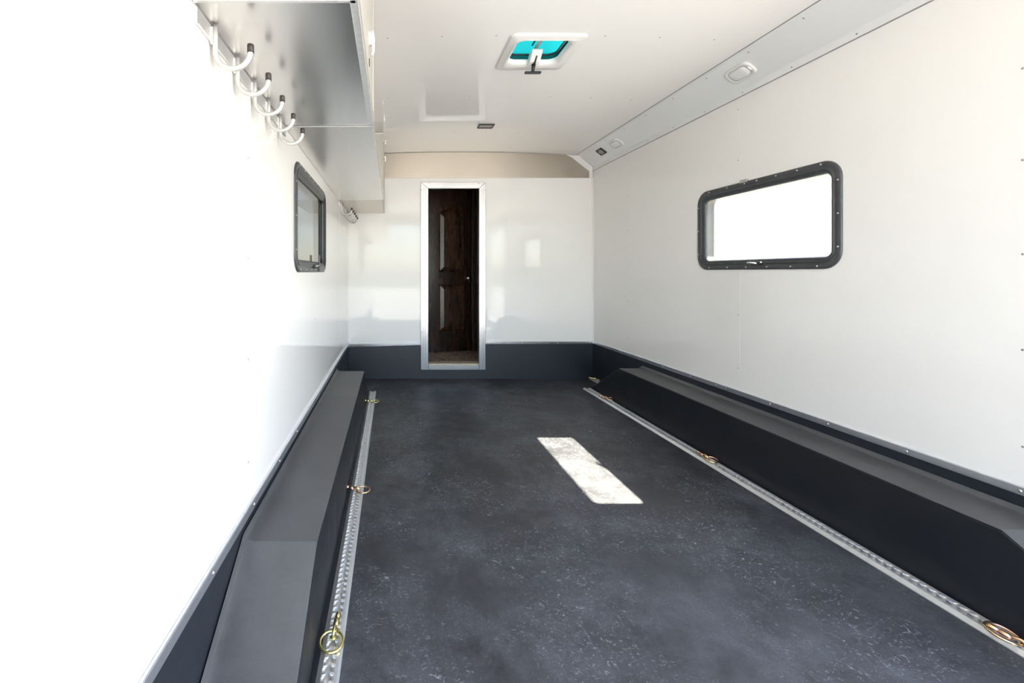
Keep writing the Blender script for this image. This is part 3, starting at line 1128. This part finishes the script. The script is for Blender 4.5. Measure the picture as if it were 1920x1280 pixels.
ocx, ocy, ohx, ohy = (VX0 + VX1) / 2 - cx, (VY0 + VY1) / 2 - cy, (VX1 - VX0) / 2, (VY1 - VY0) / 2
MB().loft(vring([(.196, .190, .035, .002, 0, 0), (.196, .190, .035, -.006, 0, 0), (.188, .182, .03, -.012, 0, 0), (.172, .166, .03, -.012, 0, 0),
                 (.162, .155, .03, -.020, 0, 0), (ohx + .006, ohy + .006, .05, -.020, ocx, ocy), (ohx - .002, ohy - .002, .05, -.012, ocx, ocy), (ohx - .002, ohy - .002, .05, .008, ocx, ocy)])).build('vent_frame', M['plastic'], V, True)
MB().loft(vring([(ohx + .004, ohy + .004, .05, .006, ocx, ocy), (ohx + .004, ohy + .004, .05, .036, ocx, ocy), (ohx + .032, ohy + .032, .05, .042, ocx, ocy), (ohx + .032, ohy + .032, .05, .050, ocx, ocy), (ohx + .01, ohy + .01, .045, .062, ocx, ocy), (ohx * .5, ohy * .5, .03, .068, ocx, ocy)]), False, True).build('vent_lid', M['teal'], V, True)
MB().loft(vring([(ohx + .002, ohy + .002, .05, .031, ocx, ocy), (ohx - .008, ohy - .008, .045, .031, ocx, ocy), (ohx - .008, ohy - .008, .045, .037, ocx, ocy), (ohx + .002, ohy + .002, .05, .037, ocx, ocy)])).build('lid_gasket', M['black'], V, True)
zc = ceil_z(0.80)
MB().box(0.790, 0.812, VY0 - .01, VY1 + .01, zc + .040, zc + .046).build('lid_strut', M['tag'], V, bevel=0.002)
MB().box(0.768, 0.774, VY0 - .01, 2.38, zc + .038, zc + .047).build('lid_rib', M['black'], V)
m_ = MB()
m_.prism([(2.385, zc + .030), (2.385, zc + .012), (2.43, zc - .024), (2.495, zc - .028), (2.495, zc - .016), (2.462, zc + .008), (2.44, zc + .030)], 'x', 0.772, 0.832)
m_.build('crank_housing', M['plastic'], V, bevel=0.006)
m_ = MB()
m_.tube([(0.803, 2.455, zc - .02), (0.803, 2.462, zc - .045), (0.803, 2.468, zc - .066)], [.012, .010, .009], 12)
m_.build('crank_stem', M['black'], V, True)
MB().box(0.756, 0.848, 2.458, 2.476, zc - .074, zc - .062).build('crank_handle', M['black'], V, bevel=0.003)
m_ = MB()
m_.tube([(0.803, 2.40, zc - .006), (0.803, 2.452, zc - .032)], [.004, .007], 8)
m_.build('crank_arm', M['black'], V, True)

# ----------------------------------------------------------------- small ceiling fitting (recessed)
F = thing('ceiling_vent', 'small black rectangular ceiling fitting in front of the header panel', 'vent', (0.772, 3.56, ceil_z(0.77)))
z = ceil_z(0.77)
m_ = MB()
for (a, b_, c_, d_) in ((.709, .836, 3.515, 3.527), (.709, .836, 3.596, 3.606), (.709, .719, 3.527, 3.596), (.826, .836, 3.527, 3.596)):
    m_.box(a, b_, c_, d_, z - .010, z + .002)
m_.build('bezel', M['black'], F)
MB().box(.719, .826, 3.527, 3.596, z - .004, z + .001).build('grille', M['wood'], F)
for k in range(3):
    MB().box(.722, .823, 3.537 + k * .020, 3.543 + k * .020, z - .0075, z - .004).build('slat', M['tag'], F)


# ----------------------------------------------------------------- cove lights and speaker
CN = Vector((-(Z_EDGE - Z_COVE), 0, -(XR - X_COVE))).normalized()
CU = Vector((0, 1, 0))
CVv = Vector((XR - X_COVE, 0, -(Z_EDGE - Z_COVE))).normalized()


def cove_pt(y, t):
    p = Vector((X_COVE, y, Z_EDGE - T3)).lerp(Vector((XR - T3 - .002, y, Z_COVE)), t)
    return p


def cove_light(label, y):
    c = cove_pt(y, 0.5)
    T = thing('cove_light', label, 'light', tuple(c), 'dome lights on the sloped cove')

    def lp(hu, hv, r, n):
        return rrect(0, 0, hu, hv, r, n, lambda u, v, n_: c + CU * u + CVv * v + CN * n_)
    MB().loft([lp(.084, .048, .034, -.001), lp(.084, .048, .034, .007), lp(.078, .042, .030, .010), lp(.060, .036, .028, .010), lp(.060, .036, .028, .004)], False, True).build('light_housing', M['plastic'], T, True)
    MB().loft([lp(.058, .034, .026, .004), lp(.056, .032, .026, .013), lp(.044, .024, .02, .018), lp(.02, .010, .008, .0195)], False, True).build('light_lens', M['lens'], T, True)
    p = c + CU * (-.070) + CN * .010
    MB().loft([[p + CU * (q * .006 * math.cos(2 * PI * k / 10)) + CVv * (q * .014 * math.sin(2 * PI * k / 10)) + CN * n for k in range(10)] for q, n in ((1, 0), (1, .004), (.6, .006))], False, True).build('switch', M['lens'], T, True)
    return T


cove_light('white dome light on the cove above the bright window', 2.41)
cove_light('white dome light on the cove next to the black speaker', 3.745)
c = cove_pt(3.995, 0.47)
S = thing('cove_speaker', 'square black speaker grille on the sloped cove', 'speaker', tuple(c))


def sp(hu, hv, r, n):
    return rrect(0, 0, hu, hv, r, n, lambda u, v, n_: c + CU * u + CVv * v + CN * n_, 3)


MB().loft([sp(.050, .036, .004, -.001), sp(.050, .036, .004, .008), sp(.046, .032, .004, .010), sp(.040, .027, .003, .010), sp(.040, .027, .003, .004)], False, True).build('bezel', M['black'], S)
m_ = MB()
for q0, q1 in ((.10, .30), (.45, .62), (.76, .92)):
    m_.loft([[c + CU * (.038 * q * math.cos(2 * PI * k / 20)) + CVv * (.026 * q * math.sin(2 * PI * k / 20)) + CN * n for k in range(20)] for q, n in ((q0, .004), (q0, .0085), (q1, .0085), (q1, .004))])
m_.build('grille', M['rivet'], S)
